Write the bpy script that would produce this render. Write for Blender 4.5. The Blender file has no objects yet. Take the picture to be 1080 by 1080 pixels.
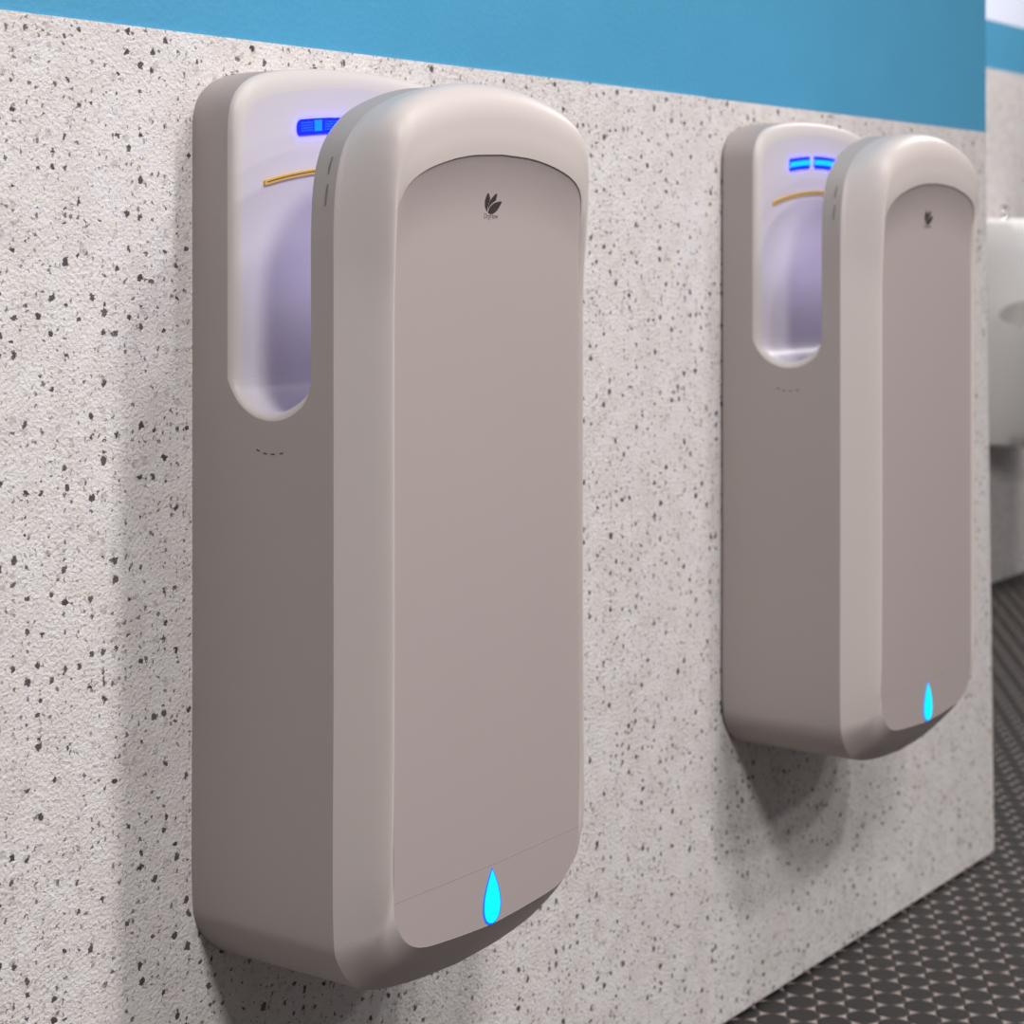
import bpy, bmesh, math
from mathutils import Vector
C = bpy.context.scene.collection
sc = bpy.context.scene
HC = 0.93            # eye height above the floor
YC = -1.177          # camera distance from the wall
W = 0.32             # dryer width

# ------------------------------------------------------------------ materials
def new_mat(name):
    m = bpy.data.materials.new(name); m.use_nodes = True
    nt = m.node_tree; nt.nodes.clear()
    out = nt.nodes.new('ShaderNodeOutputMaterial')
    b = nt.nodes.new('ShaderNodeBsdfPrincipled')
    nt.links.new(b.outputs[0], out.inputs[0])
    return m, nt, b

class G:                                   # small node-graph helper
    def __init__(s, nt): s.nt = nt
    def n(s, t, **k):
        x = s.nt.nodes.new(t)
        for a, v in k.items(): setattr(x, a, v)
        return x
    def put(s, sock, v):
        if isinstance(v, bpy.types.NodeSocket): s.nt.links.new(v, sock)
        elif v is not None: sock.default_value = v
    def m(s, op, a, b=None, c=None, clamp=False):
        x = s.n('ShaderNodeMath', operation=op, use_clamp=clamp)
        s.put(x.inputs[0], a)
        if b is not None: s.put(x.inputs[1], b)
        if c is not None: s.put(x.inputs[2], c)
        return x.outputs[0]
    def mix(s, f, a, b):
        x = s.n('ShaderNodeMix', data_type='RGBA')
        s.put(x.inputs[0], f); s.put(x.inputs[6], a); s.put(x.inputs[7], b)
        return x.outputs[2]
    def ramp(s, v, lo, hi):                # smooth 0..1 between lo and hi
        x = s.n('ShaderNodeMapRange', interpolation_type='SMOOTHSTEP')
        s.put(x.inputs[0], v); x.inputs[1].default_value = lo; x.inputs[2].default_value = hi
        return x.outputs[0]
    def pos(s):
        return s.n('ShaderNodeNewGeometry').outputs['Position']
    def noise(s, co, scale, detail=2, rough=.5):
        x = s.n('ShaderNodeTexNoise'); s.put(x.inputs['Vector'], co)
        x.inputs['Scale'].default_value = scale; x.inputs['Detail'].default_value = detail
        x.inputs['Roughness'].default_value = rough
        return x
    def vor(s, co, scale, feat='F1', rnd=1):
        x = s.n('ShaderNodeTexVoronoi', feature=feat, voronoi_dimensions='2D'); s.put(x.inputs['Vector'], co)
        x.inputs['Scale'].default_value = scale; x.inputs['Randomness'].default_value = rnd
        return x

def rgb(r, g, b): return (r, g, b, 1)
def srgb(r, g, b):
    f = lambda c: (c/255/12.92 if c/255 <= .04045 else ((c/255+.055)/1.055)**2.4)
    return (f(r), f(g), f(b), 1)

def terrazzo():
    m, nt, bs = new_mat('terrazzo'); g = G(nt); P = g.pos()
    # warp the coordinates so the chips have ragged outlines
    nz = g.noise(P, 170, 4, .7)
    v = g.n('ShaderNodeVectorMath', operation='SUBTRACT'); g.put(v.inputs[0], nz.outputs['Color']); v.inputs[1].default_value = (.5, .5, .5)
    v2 = g.n('ShaderNodeVectorMath', operation='SCALE'); g.put(v2.inputs[0], v.outputs[0]); v2.inputs['Scale'].default_value = .011
    v3 = g.n('ShaderNodeVectorMath', operation='ADD'); g.put(v3.inputs[0], P); g.put(v3.inputs[1], v2.outputs[0])
    def flat(sock):                        # chips are laid out in the plane of the wall
        a = g.n('ShaderNodeSeparateXYZ'); g.put(a.inputs[0], sock); b = g.n('ShaderNodeCombineXYZ')
        g.put(b.inputs[0], a.outputs[0]); g.put(b.inputs[1], a.outputs[2]); return b.outputs[0]
    Q = flat(v3.outputs[0]); PF2 = flat(P)
    def chips(scale, keep, rmin, rmax):
        a = g.vor(Q, scale)
        sp = g.n('ShaderNodeSeparateColor'); g.put(sp.inputs[0], a.outputs['Color'])
        rad = g.m('MULTIPLY_ADD', sp.outputs[1], rmax-rmin, rmin)
        d = g.m('SUBTRACT', rad, a.outputs['Distance'])
        inside = g.ramp(d, -.02, .04)
        return g.m('MULTIPLY', inside, g.m('GREATER_THAN', sp.outputs[0], 1-keep)), sp.outputs[2]
    c1, r1 = chips(76, .27, .06, .25)
    c2, r2 = chips(140, .20, .08, .26)
    c3, r3 = chips(88, .20, .12, .33)
    c4, r4 = chips(270, .20, .12, .32)
    big = g.noise(P, 26, 3, .6); fine = g.noise(P, 420, 3, .65); mid = g.noise(P, 120, 2, .5)
    hue = g.vor(PF2, 45)
    base = g.mix(g.ramp(big.outputs[0], .35, .65), rgb(.70, .65, .635), rgb(.76, .72, .71))
    base = g.mix(g.m('MULTIPLY', g.ramp(mid.outputs[0], .52, .75), .5), base, rgb(.56, .57, .66))
    hs = g.n('ShaderNodeSeparateColor'); g.put(hs.inputs[0], hue.outputs['Color'])
    base = g.mix(g.m('MULTIPLY', g.m('GREATER_THAN', hs.outputs[0], .8), .35), base, rgb(.76, .75, .76))
    base = g.mix(g.m('MULTIPLY', g.ramp(fine.outputs[0], .54, .72), .42), base, rgb(.25, .22, .20))
    base = g.mix(g.m('MULTIPLY', c3, .38), base, rgb(.30, .27, .26))
    base = g.mix(g.m('MULTIPLY', c4, .65), base, rgb(.16, .13, .12))
    base = g.mix(g.m('MULTIPLY', c2, .8), base, rgb(.085, .065, .06))
    dark = g.mix(r1, rgb(.028, .021, .02), rgb(.09, .075, .07))
    base = g.mix(g.m('MULTIPLY', c1, .95), base, dark)
    g.put(bs.inputs['Base Color'], base)
    bs.inputs['Roughness'].default_value = .62
    b1 = g.noise(P, 330, 3, .6); vb = g.vor(Q, 260)
    h = g.m('ADD', g.m('MULTIPLY', b1.outputs[0], 1.0), g.m('MULTIPLY', vb.outputs['Distance'], .5))
    h = g.m('SUBTRACT', h, g.m('MULTIPLY', g.m('ADD', c1, c2), .35))
    bp = g.n('ShaderNodeBump'); bp.inputs['Strength'].default_value = .65; bp.inputs['Distance'].default_value = .0022
    g.put(bp.inputs['Height'], h); g.put(bs.inputs['Normal'], bp.outputs[0])
    return m

def blue_paint():
    m, nt, bs = new_mat('blue_paint'); g = G(nt); P = g.pos()
    a = g.noise(P, 14, 2, .5)
    g.put(bs.inputs['Base Color'], g.mix(a.outputs[0], rgb(.066, .315, .53), rgb(.078, .345, .57)))
    bs.inputs['Roughness'].default_value = .36
    h = g.noise(P, 190, 3, .5)
    bp = g.n('ShaderNodeBump'); bp.inputs['Strength'].default_value = .30; bp.inputs['Distance'].default_value = .0018
    g.put(bp.inputs['Height'], h.outputs[0]); g.put(bs.inputs['Normal'], bp.outputs[0])
    return m

def plain(name, col, rough=.4, metal=0, bump=0, coat=0):
    m, nt, bs = new_mat(name); g = G(nt); P = g.pos()
    a = g.noise(P, 9, 2, .5)
    c2 = tuple(min(1, x*1.03) for x in col[:3])+(1,)
    g.put(bs.inputs['Base Color'], g.mix(a.outputs[0], col, c2))
    bs.inputs['Roughness'].default_value = rough; bs.inputs['Metallic'].default_value = metal
    bs.inputs['Coat Weight'].default_value = coat
    if not metal: bs.inputs['Specular IOR Level'].default_value = .28
    if bump:
        h = g.noise(P, 900, 2, .5); bp = g.n('ShaderNodeBump'); bp.inputs['Strength'].default_value = bump
        bp.inputs['Distance'].default_value = .0004
        g.put(bp.inputs['Height'], h.outputs[0]); g.put(bs.inputs['Normal'], bp.outputs[0])
    return m

def glow(name, col, s):
    m, nt, bs = new_mat(name)
    bs.inputs['Base Color'].default_value = (col[0]*.3, col[1]*.3, col[2]*.3, 1)
    bs.inputs['Roughness'].default_value = .4
    bs.inputs['Emission Color'].default_value = col; bs.inputs['Emission Strength'].default_value = s
    return m

def penny_floor(pitch=.042):
    m, nt, bs = new_mat('penny_round_tiles'); g = G(nt); P = g.pos()
    sp = g.n('ShaderNodeSeparateXYZ'); g.put(sp.inputs[0], P)
    A = pitch*math.sqrt(3); B = pitch
    def cell(ox, oy):
        fx = g.m('MULTIPLY', g.m('SUBTRACT', g.m('FRACT', g.m('ADD', g.m('DIVIDE', sp.outputs[0], A), ox)), .5), A)
        fy = g.m('MULTIPLY', g.m('SUBTRACT', g.m('FRACT', g.m('ADD', g.m('DIVIDE', sp.outputs[1], B), oy)), .5), B)
        return g.m('SQRT', g.m('ADD', g.m('MULTIPLY', fx, fx), g.m('MULTIPLY', fy, fy)))
    d = g.m('MINIMUM', cell(.1, .3), cell(.6, .8))
    tile = g.m('SUBTRACT', 1, g.ramp(d, pitch*.492, pitch*.512))
    nz = g.noise(P, 30, 2, .5)
    tc = g.mix(nz.outputs[0], rgb(.014, .012, .012), rgb(.024, .021, .020))
    gc = rgb(.36, .30, .28)
    g.put(bs.inputs['Base Color'], g.mix(tile, gc, tc))
    g.put(bs.inputs['Roughness'], g.m('MULTIPLY_ADD', tile, -.20, .75)); bs.inputs['Specular IOR Level'].default_value = .3
    dome = g.m('SUBTRACT', 1, g.ramp(d, pitch*.40, pitch*.51))
    bp = g.n('ShaderNodeBump'); bp.inputs['Strength'].default_value = .7; bp.inputs['Distance'].default_value = .0015
    g.put(bp.inputs['Height'], dome); g.put(bs.inputs['Normal'], bp.outputs[0])
    return m

M = dict(
    terrazzo=terrazzo(), blue=blue_paint(), floor=penny_floor(),
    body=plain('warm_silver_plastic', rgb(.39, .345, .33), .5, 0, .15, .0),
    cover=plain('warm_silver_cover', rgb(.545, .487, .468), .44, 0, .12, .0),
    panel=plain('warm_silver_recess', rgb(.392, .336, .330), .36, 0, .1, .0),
    rim=plain('rim_lit_plastic', rgb(.56, .52, .50), .42),  # same plastic, colour lightened for the direct light on the rim
    lining=plain('pale_lining', rgb(.54, .505, .535), .4),
    gold=plain('gold_metal', rgb(.80, .50, .08), .35, .3),
    groove=plain('dark_groove', rgb(.08, .06, .055), .6),
    soft_groove=plain('soft_groove', rgb(.20, .17, .165), .6),
    print=plain('dark_print', rgb(.045, .036, .035), .5),
    led_blue=glow('led_deep_blue', rgb(.0, .0008, 1), 24),
    led_dot=glow('led_mid_blue', rgb(.004, .05, 1), 5),
    led_azure=glow('led_azure', rgb(.0, .22, 1), 1.1),
    led_cyan=glow('led_cyan', rgb(.0, .48, 1), 1.2),
    slot_fill=glow('slot_fill_lavender', rgb(.78, .72, 1), 1.9),
    drop=glow('drop_cyan', rgb(.0, .80, 1), 1.15),
    halo_glow=glow('drop_halo_blue', rgb(.01, .12, 1), 1.2),
    white=plain('white_ceramic', rgb(.80, .77, .76), .12, 0, 0, .5),
    chrome=plain('chrome', rgb(.7, .7, .7), .12, 1),
    pale=plain('pale_upper_wall', rgb(.75, .80, .95), .6),
    black=plain('black_sealant', rgb(.02, .018, .017), .7),
    inner=plain('dark_bowl', rgb(.60, .55, .54), .2),
)

# ------------------------------------------------------------------ mesh helpers
def link(name, me, mat, parent=None, smooth=True, flat_angle=None):
    o = bpy.data.objects.new(name, me); C.objects.link(o)
    if mat: me.materials.append(mat)
    if parent: o.parent = parent
    if smooth:
        for p in me.polygons: p.use_smooth = True
        if flat_angle: me.set_sharp_from_angle(angle=math.radians(flat_angle))
    return o

def mesh(name, verts, faces, mat, parent=None, smooth=True, angle=None, weld=1e-5):
    me = bpy.data.meshes.new(name); me.from_pydata([tuple(v) for v in verts], [], faces)
    bm = bmesh.new(); bm.from_mesh(me)
    bmesh.ops.remove_doubles(bm, verts=bm.verts, dist=weld)
    bmesh.ops.recalc_face_normals(bm, faces=bm.faces)
    bm.to_mesh(me); bm.free(); me.update()
    return link(name, me, mat, parent, smooth, angle)

def box(name, x0, x1, y0, y1, z0, z1, mat, parent=None):
    v = [(x, y, z) for x in (x0, x1) for y in (y0, y1) for z in (z0, z1)]
    f = [(0, 1, 3, 2), (4, 6, 7, 5), (0, 4, 5, 1), (2, 3, 7, 6), (0, 2, 6, 4), (1, 5, 7, 3)]
    return mesh(name, v, f, mat, parent, smooth=False)

def prism(name, poly, y0, y1, mat, parent=None, angle=30):
    """poly = [(x,z)] closed loop, extruded along y"""
    n = len(poly)
    v = [(x, y0, z) for x, z in poly] + [(x, y1, z) for x, z in poly]
    f = [tuple(range(n)), tuple(range(2*n-1, n-1, -1))] + [(i, (i+1) % n, n+(i+1) % n, n+i) for i in range(n)]
    return mesh(name, v, f, mat, parent, True, angle)

def catmull(pts, sub):
    """Centripetal-ish Catmull-Rom through 2-D points, `sub` steps per span."""
    out = []
    n = len(pts)
    for i in range(n-1):
        p1, p2 = pts[i], pts[i+1]
        p0 = pts[i-1] if i > 0 else tuple(2*a-b for a, b in zip(p1, p2))
        p3 = pts[i+2] if i+2 < n else tuple(2*a-b for a, b in zip(p2, p1))
        d1 = math.dist(p0, p1)**.5 or 1e-4; d2 = math.dist(p1, p2)**.5 or 1e-4; d3 = math.dist(p2, p3)**.5 or 1e-4
        for k in range(sub):
            t = k/sub
            r = []
            for a, b, c, d in zip(p0, p1, p2, p3):
                m1 = (b-a)/d1*d2*1.0; m2 = (d-c)/d3*d2*1.0
                # non-uniform tangents
                m1 = d2*((b-a)/d1-(c-a)/(d1+d2)+(c-b)/d2)
                m2 = d2*((c-b)/d2-(d-b)/(d2+d3)+(d-c)/d3)
                r.append((2*t**3-3*t*t+1)*b+(t**3-2*t*t+t)*m1+(-2*t**3+3*t*t)*c+(t**3-t*t)*m2)
            out.append(tuple(r))
    out.append(pts[-1])
    return out

def mirror(half):                         # left half (bottom centre -> top centre) to a full closed loop
    return half + [(W-x, z) for x, z in reversed(half[1:-1])]

# ------------------------------------------------------------------ dryer outlines (x, z above eye level), metres
O_KEY = [(.16, -.606), (.093, -.602), (.044, -.5935), (.027, -.586), (.012, -.5715), (.0025, -.555), (0, -.538),
         (0, -.35), (0, -.15), (0, -.02), (0, .015), (.0018, .045), (.0065, .068), (.0145, .0855), (.027, .0995), (.044, .112),
         (.078, .126), (.118, .1355), (.16, .1385)]
I_KEY = [(.16, -.565), (.105, -.5620), (.0625, -.5570), (.046, -.549), (.0365, -.5385), (.031, -.527), (.029, -.510),
         (.029, -.35), (.029, -.15), (.029, -.04), (.029, 0), (.029, .0165), (.0305, .034), (.0355, .0475), (.0440, .0565), (.0565, .0635),
         (.080, .071), (.115, .0775), (.16, .0800)]
F_KEY = [(.16, -.588), (.098, -.584), (.053, -.576), (.0370, -.5680), (.0255, -.556), (.0200, -.542), (.0215, -.524),
         (.0252, -.36), (.0252, -.15), (.0250, -.03), (.0235, .02), (.0230, .060), (.0245, .084), (.0290, .1030), (.0385, .1150), (.0560, .1235),
         (.080, .1300), (.117, .1365), (.16, .1392)]
SUB = 6
O_HALF = catmull(O_KEY, SUB); I_HALF = catmull(I_KEY, SUB)
F_HALF = catmull(F_KEY, SUB); MID = mirror(F_HALF)
OUT = mirror(O_HALF); INN = mirror(I_HALF)
C_KEY = [(0, -.105), (0, 0), (0, .08), (.0004, .103), (.0030, .119), (.0100, .1310), (.0230, .1410), (.042, .1478), (.07, .1528), (.11, .1565), (.16, .158)]
R_KEY = [(.0095, -.105), (.0095, 0), (.0095, .068), (.0100, .090), (.0125, .106), (.0180, .1165), (.0270, .1235), (.042, .1290), (.07, .1340), (.11, .1390), (.16, .1425)]
def arch(half): return half + [(W-x, z) for x, z in reversed(half[:-1])]
C_ARC = arch(catmull(C_KEY, SUB)); R_ARC = arch(catmull(R_KEY, SUB))
UO_KEY = [(.1306, -.106), (.1250, -.1200), (.1126, -.1305), (.098, -.1362), (.083, -.1372), (.0700, -.1345), (.0600, -.1298), (.0520, -.1235), (.0440, -.1130), (.040, -.105)]
UI_KEY = [(.1306, -.104), (.1230, -.1135), (.1110, -.1225), (.0970, -.1290), (.084, -.1310), (.0740, -.1298), (.0655, -.1265), (.0575, -.1215), (.0505, -.1135), (.048, -.105)]
UO = catmull(UO_KEY, 7); UI = catmull(UI_KEY, 7)
PF = .154; PB = .1306; PR = .040; PP = .048; PW = .191

def smooth(a, b, x):
    t = max(0, min(1, (x-a)/(b-a))); return t*t*(3-2*t)

def V(x, p, z): return (x, -p, z+HC)      # wall-normal distance p points into the room

def dash_strip(name, pts3, mat, parent, wid, nrm, off=.0004):
    """thin raised strokes along polylines lying in a plane with normal nrm"""
    vs, fs = [], []
    N = Vector(nrm)
    for line in pts3:
        L = [Vector(p) for p in line]
        base = len(vs)
        for i, p in enumerate(L):
            t = (L[min(i+1, len(L)-1)]-L[max(i-1, 0)]).normalized(); s = t.cross(N).normalized()*wid/2
            for q in (p-s-N*off, p+s-N*off, p+s+N*off, p-s+N*off): vs.append(q)
        for i in range(len(L)-1):
            for k in range(4):
                a = base+i*4+k; b = base+i*4+(k+1) % 4
                fs.append((a, b, b+4, a+4))
        fs.append((base, base+1, base+2, base+3)); e = base+(len(L)-1)*4; fs.append((e, e+3, e+2, e+1))
    return mesh(name, vs, fs, mat, parent, False)

def eprism(name, poly, y0, y1, mat, parent=None, angle=30):
    return prism(name, [(x, z+HC) for x, z in poly], y0, y1, mat, parent, angle)

def arc_band(x0, x1, zc, k, h, rounded=0, n=48):
    """closed (x,z) loop of a band following z = zc - k (x-.16)^2"""
    f = lambda x: zc-k*(x-.16)**2
    up, dn = [], []
    for i in range(n+1):
        x = x0+(x1-x0)*(.5-.5*math.cos(math.pi*i/n))
        e = min(x-x0, x1-x)
        hh = h
        if rounded and e < rounded: hh = h-rounded+math.sqrt(max(0, rounded**2-(rounded-e)**2))
        up.append((x, f(x)+max(hh, 1e-4))); dn.append((x, f(x)-max(hh, 1e-4)))
    return up+dn[::-1]

def amp(zt): return .0105*smooth(.015, .075, zt)       # depth of the cove under the hood

def dryer(X, label, variant, Y=0):
    root = bpy.data.objects.new('hand_dryer', None); C.objects.link(root)
    root.location = (X, Y, HC-.606)
    root['label'] = label; root['category'] = 'hand dryer'; root['group'] = 'hand dryers mounted on the terrazzo wall'
    root.empty_display_size = .05
    bpy.context.view_layer.update()
    off = Vector((0, 0, HC-.606))
    parts = []
    def fix(o):
        o.location = -off if o.parent == root else (0, 0, 0); parts.append(o); return o
    # ---- casing: sides, bottom, back and the strip carrying the front cover
    v, f = [], []
    def quadstrip(A, B):
        b = len(v); v.extend(A); v.extend(B); n = len(A)
        for i in range(n-1): f.append((b+i, b+i+1, b+n+i+1, b+n+i))
    low = [q for q in O_HALF if q[1] <= -.1499]
    lowfull = [(x, z) for x, z in reversed(low)] + [(W-x, z) for x, z in low[1:]]
    for a, b in ((0, .05), (.05, .10), (.10, PF)):
        quadstrip([V(x, a, z) for x, z in lowfull], [V(x, b, z) for x, z in lowfull])
    quadstrip([V(x, 0, z) for x, z in C_ARC], [V(x, PR, z) for x, z in C_ARC])
    topO = [(0, -.106)] + [q for q in O_HALF if q[1] > -.10]
    topfull = topO + [(W-x, z) for x, z in reversed(topO[:-1])]
    quadstrip([V(x, PB, z) for x, z in topfull], [V(x, PF-.0012, z) for x, z in topfull])
    inset = [(x+(.0008 if x < W/2 else -.0008)*(1 if 0 < i < len(topfull)-1 else 1), z-.0008*smooth(0, .1, z)) for i, (x, z) in enumerate(topfull)]
    quadstrip([V(x, PF-.0012, z) for x, z in topfull], [V(x, PF, z) for x, z in topfull])
    for X0 in (0, W):
        loop = [V(X0, 0, -.15), V(X0, PF, -.15), V(X0, PF, -.106)] + [V(X0, p, z) for p, z in UO] + [V(X0, 0, -.105)]
        b = len(v); v.extend(loop); f.append(tuple(range(b, b+len(loop))))
    back = [(0, -.15)] + [(x, z) for x, z in C_ARC] + [(W, -.15)] + [(W-x, z) for x, z in reversed(low[:-1])] + [(x, z) for x, z in low[1:-1]]
    b = len(v); v.extend([V(x, 0, z) for x, z in back]); f.append(tuple(range(b, b+len(back))))
    wall = [(x, z) for x, z in topfull]
    b = len(v); v.extend([V(x, PB, z) for x, z in wall]); f.append(tuple(range(b, b+len(wall))))
    me = bpy.data.meshes.new('casing'); me.from_pydata(v, [], f)
    bm = bmesh.new(); bm.from_mesh(me); bmesh.ops.remove_doubles(bm, verts=bm.verts, dist=1e-5)
    bmesh.ops.recalc_face_normals(bm, faces=bm.faces); bm.to_mesh(me); bm.free()
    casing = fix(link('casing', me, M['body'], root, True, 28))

    # ---- slot rim: soft edge running down from U to U over the top of the back shell
    outer = [(0, p, z) for p, z in UO] + [(x, PR, z) for x, z in C_ARC[1:-1]] + [(W, p, z) for p, z in reversed(UO)]
    inner = [(.0095, p, z) for p, z in UI] + [(x, PP, z) for x, z in R_ARC[1:-1]] + [(W-.0095, p, z) for p, z in reversed(UI)]
    nU = len(UO); n = len(outer); K = 8
    v, f = [], []
    for i in range(n):
        o, q = outer[i], inner[i]
        isU = i < nU-1 or i > n-nU
        for k in range(K+1):
            a = math.pi/2*k/K; s_, c_ = math.sin(a), 1-math.cos(a)
            if isU: v.append(V(o[0]+(q[0]-o[0])*c_, o[1]+(q[1]-o[1])*s_, o[2]+(q[2]-o[2])*s_))
            else:   v.append(V(o[0]+(q[0]-o[0])*c_, o[1]+(q[1]-o[1])*s_, o[2]+(q[2]-o[2])*c_))
    for i in range(n-1):
        for k in range(K):
            a = i*(K+1)+k; f.append((a, a+1, a+K+2, a+K+1))
    fix(mesh('slot_rim', v, f, M['rim'], root))

    # ---- slot lining: the curved rear wall and trough of the hand slot
    v, f = [], []
    b = 0; loop = [V(x, PP, z) for x, z in R_ARC]; v.extend(loop); f.append(tuple(range(len(loop))))
    b = len(v); v.extend([V(.0095, p, z) for p, z in UI]); v.extend([V(W-.0095, p, z) for p, z in UI]); m_ = len(UI)
    for i in range(m_-1): f.append((b+i, b+i+1, b+m_+i+1, b+m_+i))
    lining = fix(mesh('slot_lining', v, f, M['lining'], root, True, 40))

    # ---- front cover
    n = len(OUT)
    v, f = [], []
    rings = [[] for _ in range(27)]; S = len(rings)-1
    for i in range(n):
        ox, oz = OUT[i]; fx, fz = MID[i]; ix, iz = INN[i]
        hood = smooth(-.05, .09, fz); foot = smooth(-.495, -.588, fz)
        Ov = Vector((ox, oz, PF))
        Fv = Vector((fx, fz+.0035*hood, .1955+.0105*hood-.0230*foot))
        Iv = Vector((ix, iz, PW+amp(iz)+.0009*hood+.0001))
        A = Ov.lerp(Fv, .55-.20*hood); B = Fv.lerp(Iv, .42+.22*hood)
        pts = [Ov, Ov.lerp(Fv, .03)+Vector((0, 0, .0010*hood))]
        pts += [Ov.lerp(A, k/6) for k in range(1, 6)]
        for k in range(13):
            t = k/12; pts.append(A*(1-t)**2+Fv*(2*t*(1-t))+B*t*t)
        pts += [B.lerp(Iv, k/7)+Vector((0, 0, .0005*hood*math.sin(math.pi*k/7))) for k in range(1, 8)]
        for k, q in enumerate(pts): rings[k].append(V(q.x, q.z, q.y))
    for r_ in rings: v.extend(r_)
    for s in range(S):
        for i in range(n):
            a = s*n+i; b_ = s*n+(i+1) % n; f.append((a, b_, b_+n, a+n))
    # step down to the panel
    last = S*n; b = len(v)
    for i in range(n):
        x, y, z = v[last+i]
        cx = INN[i][0]+(.16-INN[i][0])*.004; cz = INN[i][1]+(-.25-INN[i][1])*.002
        v.append(V(cx, PW+amp(INN[i][1])-.0010, cz))
    for i in range(n):
        f.append((last+i, last+(i+1) % n, b+(i+1) % n, b+i))
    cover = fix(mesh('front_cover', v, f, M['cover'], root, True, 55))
    # ---- recessed front panel
    v, f = [], []
    cols = sorted(set(round(.029+.262*(.5-.5*math.cos(math.pi*k/60)), 6) for k in range(61)))
    bot = [q for q in I_HALF if q[1] < -.4]; top = [q for q in I_HALF if q[1] > -.1]
    def zat(seg, x):
        x = min(x, W-x)
        c = [za+(zb-za)*(x-xa)/(xb-xa) for (xa, za), (xb, zb) in zip(seg, seg[1:]) if abs(xb-xa) > 1e-9 and min(xa, xb)-1e-7 <= x <= max(xa, xb)+1e-7]
        return c[0] if c else (-.510 if seg is bot else .0)
    NR = 40
    for x in cols:
        zb, zt = zat(bot, x), zat(top, x)
        for r_ in range(NR+1):
            q = 1-(1-r_/NR)**2.2
            z = zb+(zt-zb)*q; d = zt-z
            v.append(V(x, PW+amp(zt)*max(0, 1-d/.055)**2, z))
    for a in range(len(cols)-1):
        for r_ in range(NR): q = a*(NR+1)+r_; f.append((q, q+1, q+NR+2, q+NR+1))
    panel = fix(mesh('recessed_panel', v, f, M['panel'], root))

    # ---- gold air nozzle on the rear wall of the slot
    noz = fix(eprism('air_nozzle', arc_band(.0345, W-.0345, .0713, .98, .0021), -(PP-.001), -(PP+.0022), M['gold'], root))
    nz2 = eprism('nozzle_slit', arc_band(.037, W-.037, .0715, .98, .0004), -(PP+.0018), -(PP+.0025), M['groove'], noz); fix(nz2)
    # ---- display lights
    if variant == 1:
        d = fix(eprism('display_light', arc_band(.0755, W-.0755, .1090, .75, .0068, .005), -(PP-.001), -(PP+.0015), M['led_blue'], root))
        d['label'] = 'deep blue lit display bar with rounded ends'
        vs, fs = [], []
        for r in range(4):
            x = .080
            while x < W-.080:
                if not (.095 < x < .1095 or .2105 < x < .225):
                    z = .1090-.75*(x-.16)**2+(-.0034+.0022*r)
                    b = len(vs)
                    for px, pz in ((x, z), (x+.0012, z), (x+.0012, z+.0009), (x, z+.0009)):
                        vs.append(V(px, PP+.0016, pz))
                    fs.append((b, b+1, b+2, b+3))
                x += .0019
        fix(mesh('display_dots', vs, fs, M['led_dot'], d, False))
        for xa in (.0965, .2140):
            fix(eprism('display_square', arc_band(xa, xa+.0095, .1095, .75, .0048), -(PP+.001), -(PP+.0020), M['led_azure'], d))
    else:
        for xa, xb in ((.0775, .1290), (.1420, .1990), (.2120, .2450)):
            d = fix(eprism('display_light', arc_band(xa, xb, .1088, .85, .0072, .0015), -(PP-.001), -(PP+.0015), M['led_blue'], root))
            fix(eprism('display_core', arc_band(xa, xb+.002, .1088, .85, .0030, .001), -(PP+.001), -(PP+.0021), M['led_cyan'], d))
    cl = fix(eprism('slot_fill', arc_band(.035, W-.035, -.01, .3, .035, .01), -(PB+.0005), -(PB-.0015), M['slot_fill'], root))  # unseen glowing band added behind the cover to brighten and tint the slot
    # ---- water-drop light
    def drop(h, w, zc0):
        L = []
        for i in range(48):
            a = 2*math.pi*i/48
            t = (1-math.cos(a))/2                    # 0 bottom .. 1 top
            r = math.sin(a)*(1-t)**.55*w*1.02
            L.append((.1595+r, zc0+h*t))
        return L
    dr = fix(eprism('drop_halo', drop(.0475, .0165, -.5650), -(PW-.0005), -(PW+.0005), M['halo_glow'], root))  # blue halo of the drop light, put in as a flat glowing shape
    fix(eprism('drop_light', drop(.0440, .0140, -.5636), -(PW-.0005), -(PW+.0010), M['drop'], dr))
    # ---- printed leaf emblem and lettering
    def leaf(pts):
        cp = catmull(pts, 5)
        return cp[:-1]
    def pk(u, w):                                    # emblem drawn in its own 2-D frame -> panel
        return (.1486+(u-340)/280*.0235, .0478-(w-210)/310*.0172)
    leaves = [[(385, 487), (352, 425), (340, 340), (352, 265), (377, 210), (405, 252), (420, 300), (402, 370), (390, 430), (385, 487)],
              [(402, 445), (408, 380), (430, 318), (470, 258), (523, 213), (526, 260), (520, 312), (480, 345), (440, 385), (402, 445)],
              [(402, 498), (425, 432), (470, 378), (530, 345), (620, 333), (596, 395), (556, 460), (500, 510), (440, 524), (402, 498)]]
    cove = lambda z: amp(.079)*max(0, 1-(.079-z)/.055)**2
    for L in leaves:
        lf = fix(eprism('emblem_leaf', [pk(a, b) for a, b in leaf(L)], -(PW-.0002), -(PW+.0003), M['print'], root))
        for vt in lf.data.vertices: vt.co.y -= cove(vt.co.z-HC)
    cu = bpy.data.curves.new('lettering', 'FONT'); cu.body = 'DryFlow'; cu.size = .0062; cu.align_x = 'CENTER'; cu.extrude = .0002
    to = bpy.data.objects.new('tmp', cu); C.objects.link(to)
    dg = bpy.context.evaluated_depsgraph_get(); me = bpy.data.meshes.new_from_object(to.evaluated_get(dg)); bpy.data.objects.remove(to)
    for vt in me.vertices:
        x, y, z = vt.co; vt.co = V(.1582+x*.92, PW+.0001+z+amp(.079)*max(0, 1-(.079-.0268-y)/.055)**2, .0268+y)
    fix(link('lettering', me, M['soft_print'] if 'soft_print' in M else M['soft_groove'], root, False))
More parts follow.
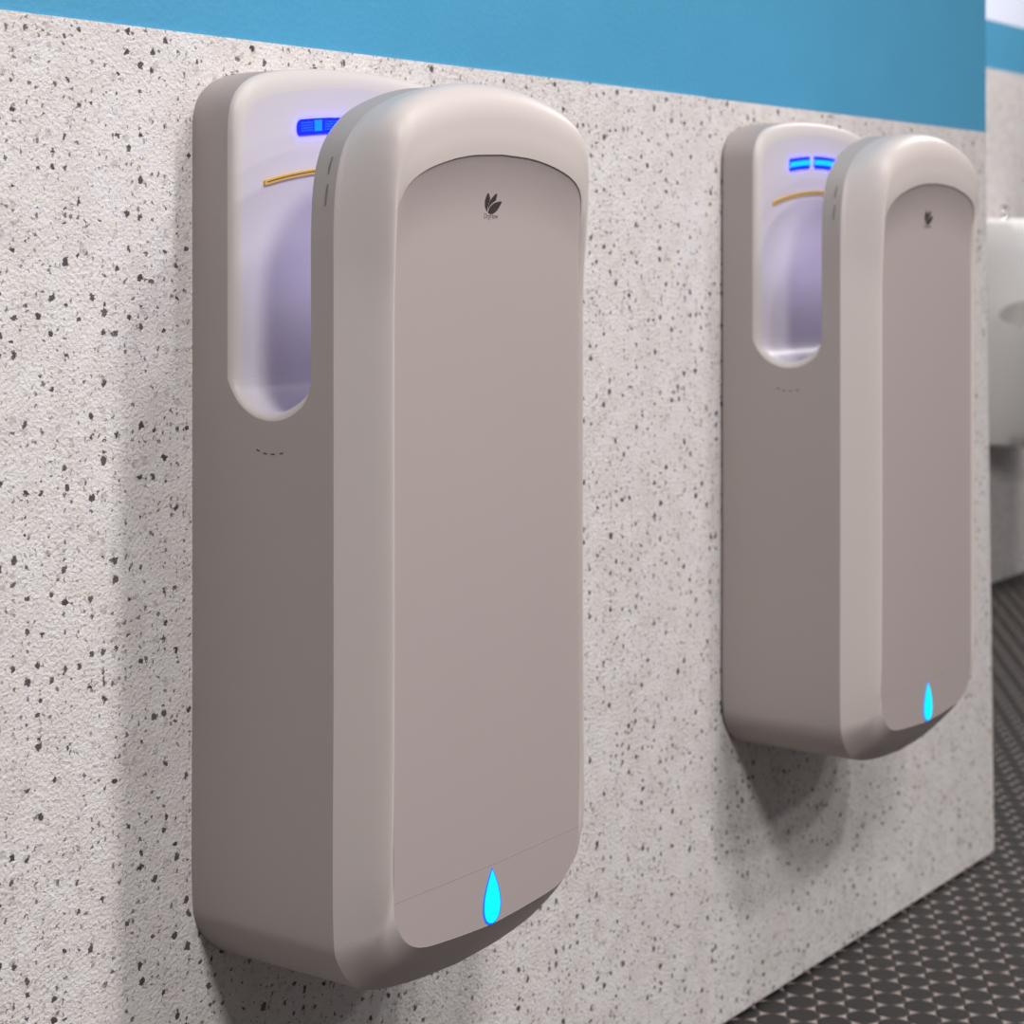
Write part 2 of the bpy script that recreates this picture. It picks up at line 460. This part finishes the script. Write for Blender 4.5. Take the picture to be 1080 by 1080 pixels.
    # ---- seams and moulded marks
    marks = []
    for p0, z0, p1, z1 in ((.0725, -.1610, .0755, -.1620), (.0800, -.1633, .0835, -.1638), (.0880, -.1638, .0920, -.1636), (.0975, -.1628, .1010, -.1622)):
        marks.append([V(0, p0, z0), V(0, (p0+p1)/2, (z0+z1)/2-.0001), V(0, p1, z1)])
    fix(dash_strip('moulded_mark', marks, M['groove'], root, .0010, (-1, 0, 0), .00025))
    seam = []
    for za, zb in ((.035, .052), (.060, .074)):
        pl = []
        for i in range(6):
            z = za+(zb-za)*i/5
            # x on outline for this z
            x = min(((abs(q[1]-z), q[0]) for q in O_HALF if q[1] > -.1), key=lambda e: e[0])[1]
            pl.append(V(x-.0002, .1450+.0008*i/5, z))
        seam.append(pl)
    fix(dash_strip('cover_seam', seam, M['soft_groove'], root, .0012, (-1, 0, .1), .0004))
    fix(dash_strip('base_seam', [[V(.0295, PW+.0001, -.5135), V(.16, PW+.0001, -.5150), V(.289, PW+.0001, -.5135)]], M['panel_line'], root, .0006, (0, -1, 0), .0001))
    return root
M['panel_line'] = plain('panel_line', rgb(.36, .305, .30), .5)

# ------------------------------------------------------------------ setting
def struct(o): o['kind'] = 'structure'; return o
XE, XEB = 2.890, 2.922                      # end of the wall: at the top of the terrazzo and at the floor
ZT = HC+.180
def slab(name, poly, y0, y1, mat): return struct(prism(name, poly, y0, y1, mat, None, 20))
SX0, SX1 = 2.036, 2.058
slab('trim_1', [(-2.5, .006), (SX1, .006), (SX0+.004, .62), (SX0, ZT), (-2.5, ZT)], 0, .018, M['terrazzo'])
slab('trim_2', [(SX1+.0002, .006), (XEB, .006), (XE+.006, .80), (XE, ZT), (SX0+.0002, ZT), (SX0+.0042, .62)], .0035, .018, M['terrazzo'])
struct(box('wall_front', -2.5, XE, .0182, .98, 0, ZT-.0005, M['black']))
struct(box('wall_upper', -2.5, XE-.001, .0035, .98, ZT, 2.7, M['blue']))
struct(box('floor', -2.5, 9, -5, 2.4, -.05, 0, M['floor']))
YB = .963
struct(box('trim_3', 2.0+.9, 9, YB, YB+.02, .004, HC+.505, M['terrazzo']))
struct(box('wall_back', 2.9, 9, YB+.004, YB+.2, HC+.5055, HC+.64, M['blue']))
struct(box('wall_back_upper', 2.9, 9, YB+.004, YB+.2, HC+.6405, 2.7, M['pale']))  # paler band above the blue

dryer(1.188, 'nearest hand dryer in the foreground, with one solid rounded blue display bar', 1)
dryer(1.188+.8866, 'farther hand dryer near the wall end, its blue display split into short cyan-centred bars', 2, .0)

# ------------------------------------------------------------------ urinal in the alcove
def urinal(xc, yb):
    r = bpy.data.objects.new('urinal', None); C.objects.link(r); r.location = (xc, yb, .40)
    r['label'] = 'white ceramic urinal hung on the recessed wall beyond the wall end'; r['category'] = 'urinal'
    secs = [(.395, .07, .12), (.405, .10, .17), (.45, .125, .22), (.55, .155, .29), (.66, .175, .345), (.72, .18, .36), (.76, .182, .365),
            (.80, .18, .345), (.86, .178, .305), (.92, .176, .285), (.98, .172, .27), (1.005, .165, .255), (1.015, .15, .235)]
    n = 40; v, f = [], []
    for z, w, d in secs:
        for i in range(n):
            a = math.pi*i/(n-1)
            cx, cy = math.cos(a), math.sin(a)
            e = .62
            v.append((math.copysign(abs(cx)**e, cx)*w, -(abs(cy)**.8)*d, z-.40))
    for s in range(len(secs)-1):
        for i in range(n-1):
            a = s*n+i; f.append((a, a+1, a+n+1, a+n))
        f.append((s*n+n-1, s*n, s*n+n, s*n+2*n-1))
    f.append(tuple(range(n))); f.append(tuple(range((len(secs)-1)*n, len(secs)*n)))
    body = mesh('bowl', v, f, M['white'], None, True, 50)
    # carve the opening
    cv, cf = [], []
    for j in range(25):
        th = math.pi*j/24
        for i in range(32):
            ph = 2*math.pi*i/32
            cv.append((.150*math.sin(th)*math.cos(ph), -.245+.215*math.sin(th)*math.sin(ph), .40+.205*math.cos(th)))
    for j in range(24):
        for i in range(32):
            cf.append((j*32+i, j*32+(i+1) % 32, (j+1)*32+(i+1) % 32, (j+1)*32+i))
    cut = mesh('cut', cv, cf, None, None)
    bo = body.modifiers.new('b', 'BOOLEAN'); bo.object = cut; bo.operation = 'DIFFERENCE'; bo.solver = 'EXACT'
    dg = bpy.context.evaluated_depsgraph_get(); me = bpy.data.meshes.new_from_object(body.evaluated_get(dg))
    bpy.data.objects.remove(body); bpy.data.objects.remove(cut)
    body = bpy.data.objects.new('b2', me); C.objects.link(body)
    cut = mesh('cut', [(.30*math.sin(math.pi*j/24)*math.cos(2*math.pi*i/32), -.30+.24*math.sin(math.pi*j/24)*math.sin(2*math.pi*i/32), .360+.058*math.cos(math.pi*j/24)) for j in range(25) for i in range(32)], cf, None, None)
    bo = body.modifiers.new('b', 'BOOLEAN'); bo.object = cut; bo.operation = 'DIFFERENCE'; bo.solver = 'EXACT'
    dg = bpy.context.evaluated_depsgraph_get(); me = bpy.data.meshes.new_from_object(body.evaluated_get(dg))
    bpy.data.objects.remove(body); bpy.data.objects.remove(cut)
    for p in me.polygons: p.use_smooth = True
    me.set_sharp_from_angle(angle=math.radians(40))
    o = bpy.data.objects.new('bowl', me); C.objects.link(o); o.parent = r
    # chrome spreader inlet on top
    vs, fs = [], []
    prof = [(.0, .655), (.012, .655), (.018, .648), (.020, .640), (.014, .634), (.014, .628), (.024, .624), (.026, .614)]
    for rr, zz in prof:
        for i in range(24):
            a = 2*math.pi*i/24; vs.append((.62*rr*math.cos(a), -.05+.62*rr*math.sin(a), zz))
    for k in range(len(prof)-1):
        for i in range(24): fs.append((k*24+i, k*24+(i+1) % 24, (k+1)*24+(i+1) % 24, (k+1)*24+i))
    mesh('flush_valve', vs, fs, M['chrome'], r, True, 40)
    return r
urinal(5.24, YB)

# ------------------------------------------------------------------ light
def lamp(name, x, y, z, sx, sy, power, col=(1, .97, .95), tgt=None):
    L = bpy.data.lights.new(name, 'AREA'); L.shape = 'RECTANGLE'; L.size = sx; L.size_y = sy; L.energy = power; L.color = col
    o = bpy.data.objects.new(name, L); C.objects.link(o); o.location = (x, y, z)
    if tgt: o.rotation_euler = (Vector(tgt)-Vector((x, y, z))).to_track_quat('-Z', 'Y').to_euler()
    return o
lamp('ceiling_lamp', 1.75, -1.15, 2.65, .22, .22, 17)
lamp('ceiling_lamp', 2.15, -1.95, 2.65, .20, .20, 28)
lamp('ceiling_lamp', 2.55, -2.75, 2.65, .22, .22, 28)
lamp('ceiling_lamp', 3.20, -3.60, 2.65, .35, .35, 30)
lamp('ceiling_lamp', 5.0, -.1, 2.65, .5, .3, 46)
lamp('ceiling_lamp', .42, -2.0, 2.65, .5, .5, 78)
w = bpy.data.worlds.new('world'); sc.world = w; w.use_nodes = True
w.node_tree.nodes['Background'].inputs[0].default_value = (1, .965, .95, 1)
w.node_tree.nodes['Background'].inputs[1].default_value = .13

# ------------------------------------------------------------------ camera
cam = bpy.data.cameras.new('camera'); co = bpy.data.objects.new('camera', cam); C.objects.link(co)
co.location = (0, YC, HC)
phi = math.atan2(1504, 2100)
co.rotation_euler = (math.radians(90), 0, -(math.pi/2-phi))
cam.sensor_width = 36; cam.lens = 70; cam.shift_y = -276/1080
cam.dof.use_dof = True; cam.dof.focus_distance = 1.60; cam.dof.aperture_fstop = 9.0
cam.clip_start = .05
sc.camera = co
sc.view_settings.view_transform = 'Standard'; sc.view_settings.look = 'None'
sc.view_settings.gamma = 1; sc.view_settings.use_curve_mapping = False
sc.view_settings.exposure = 0.0
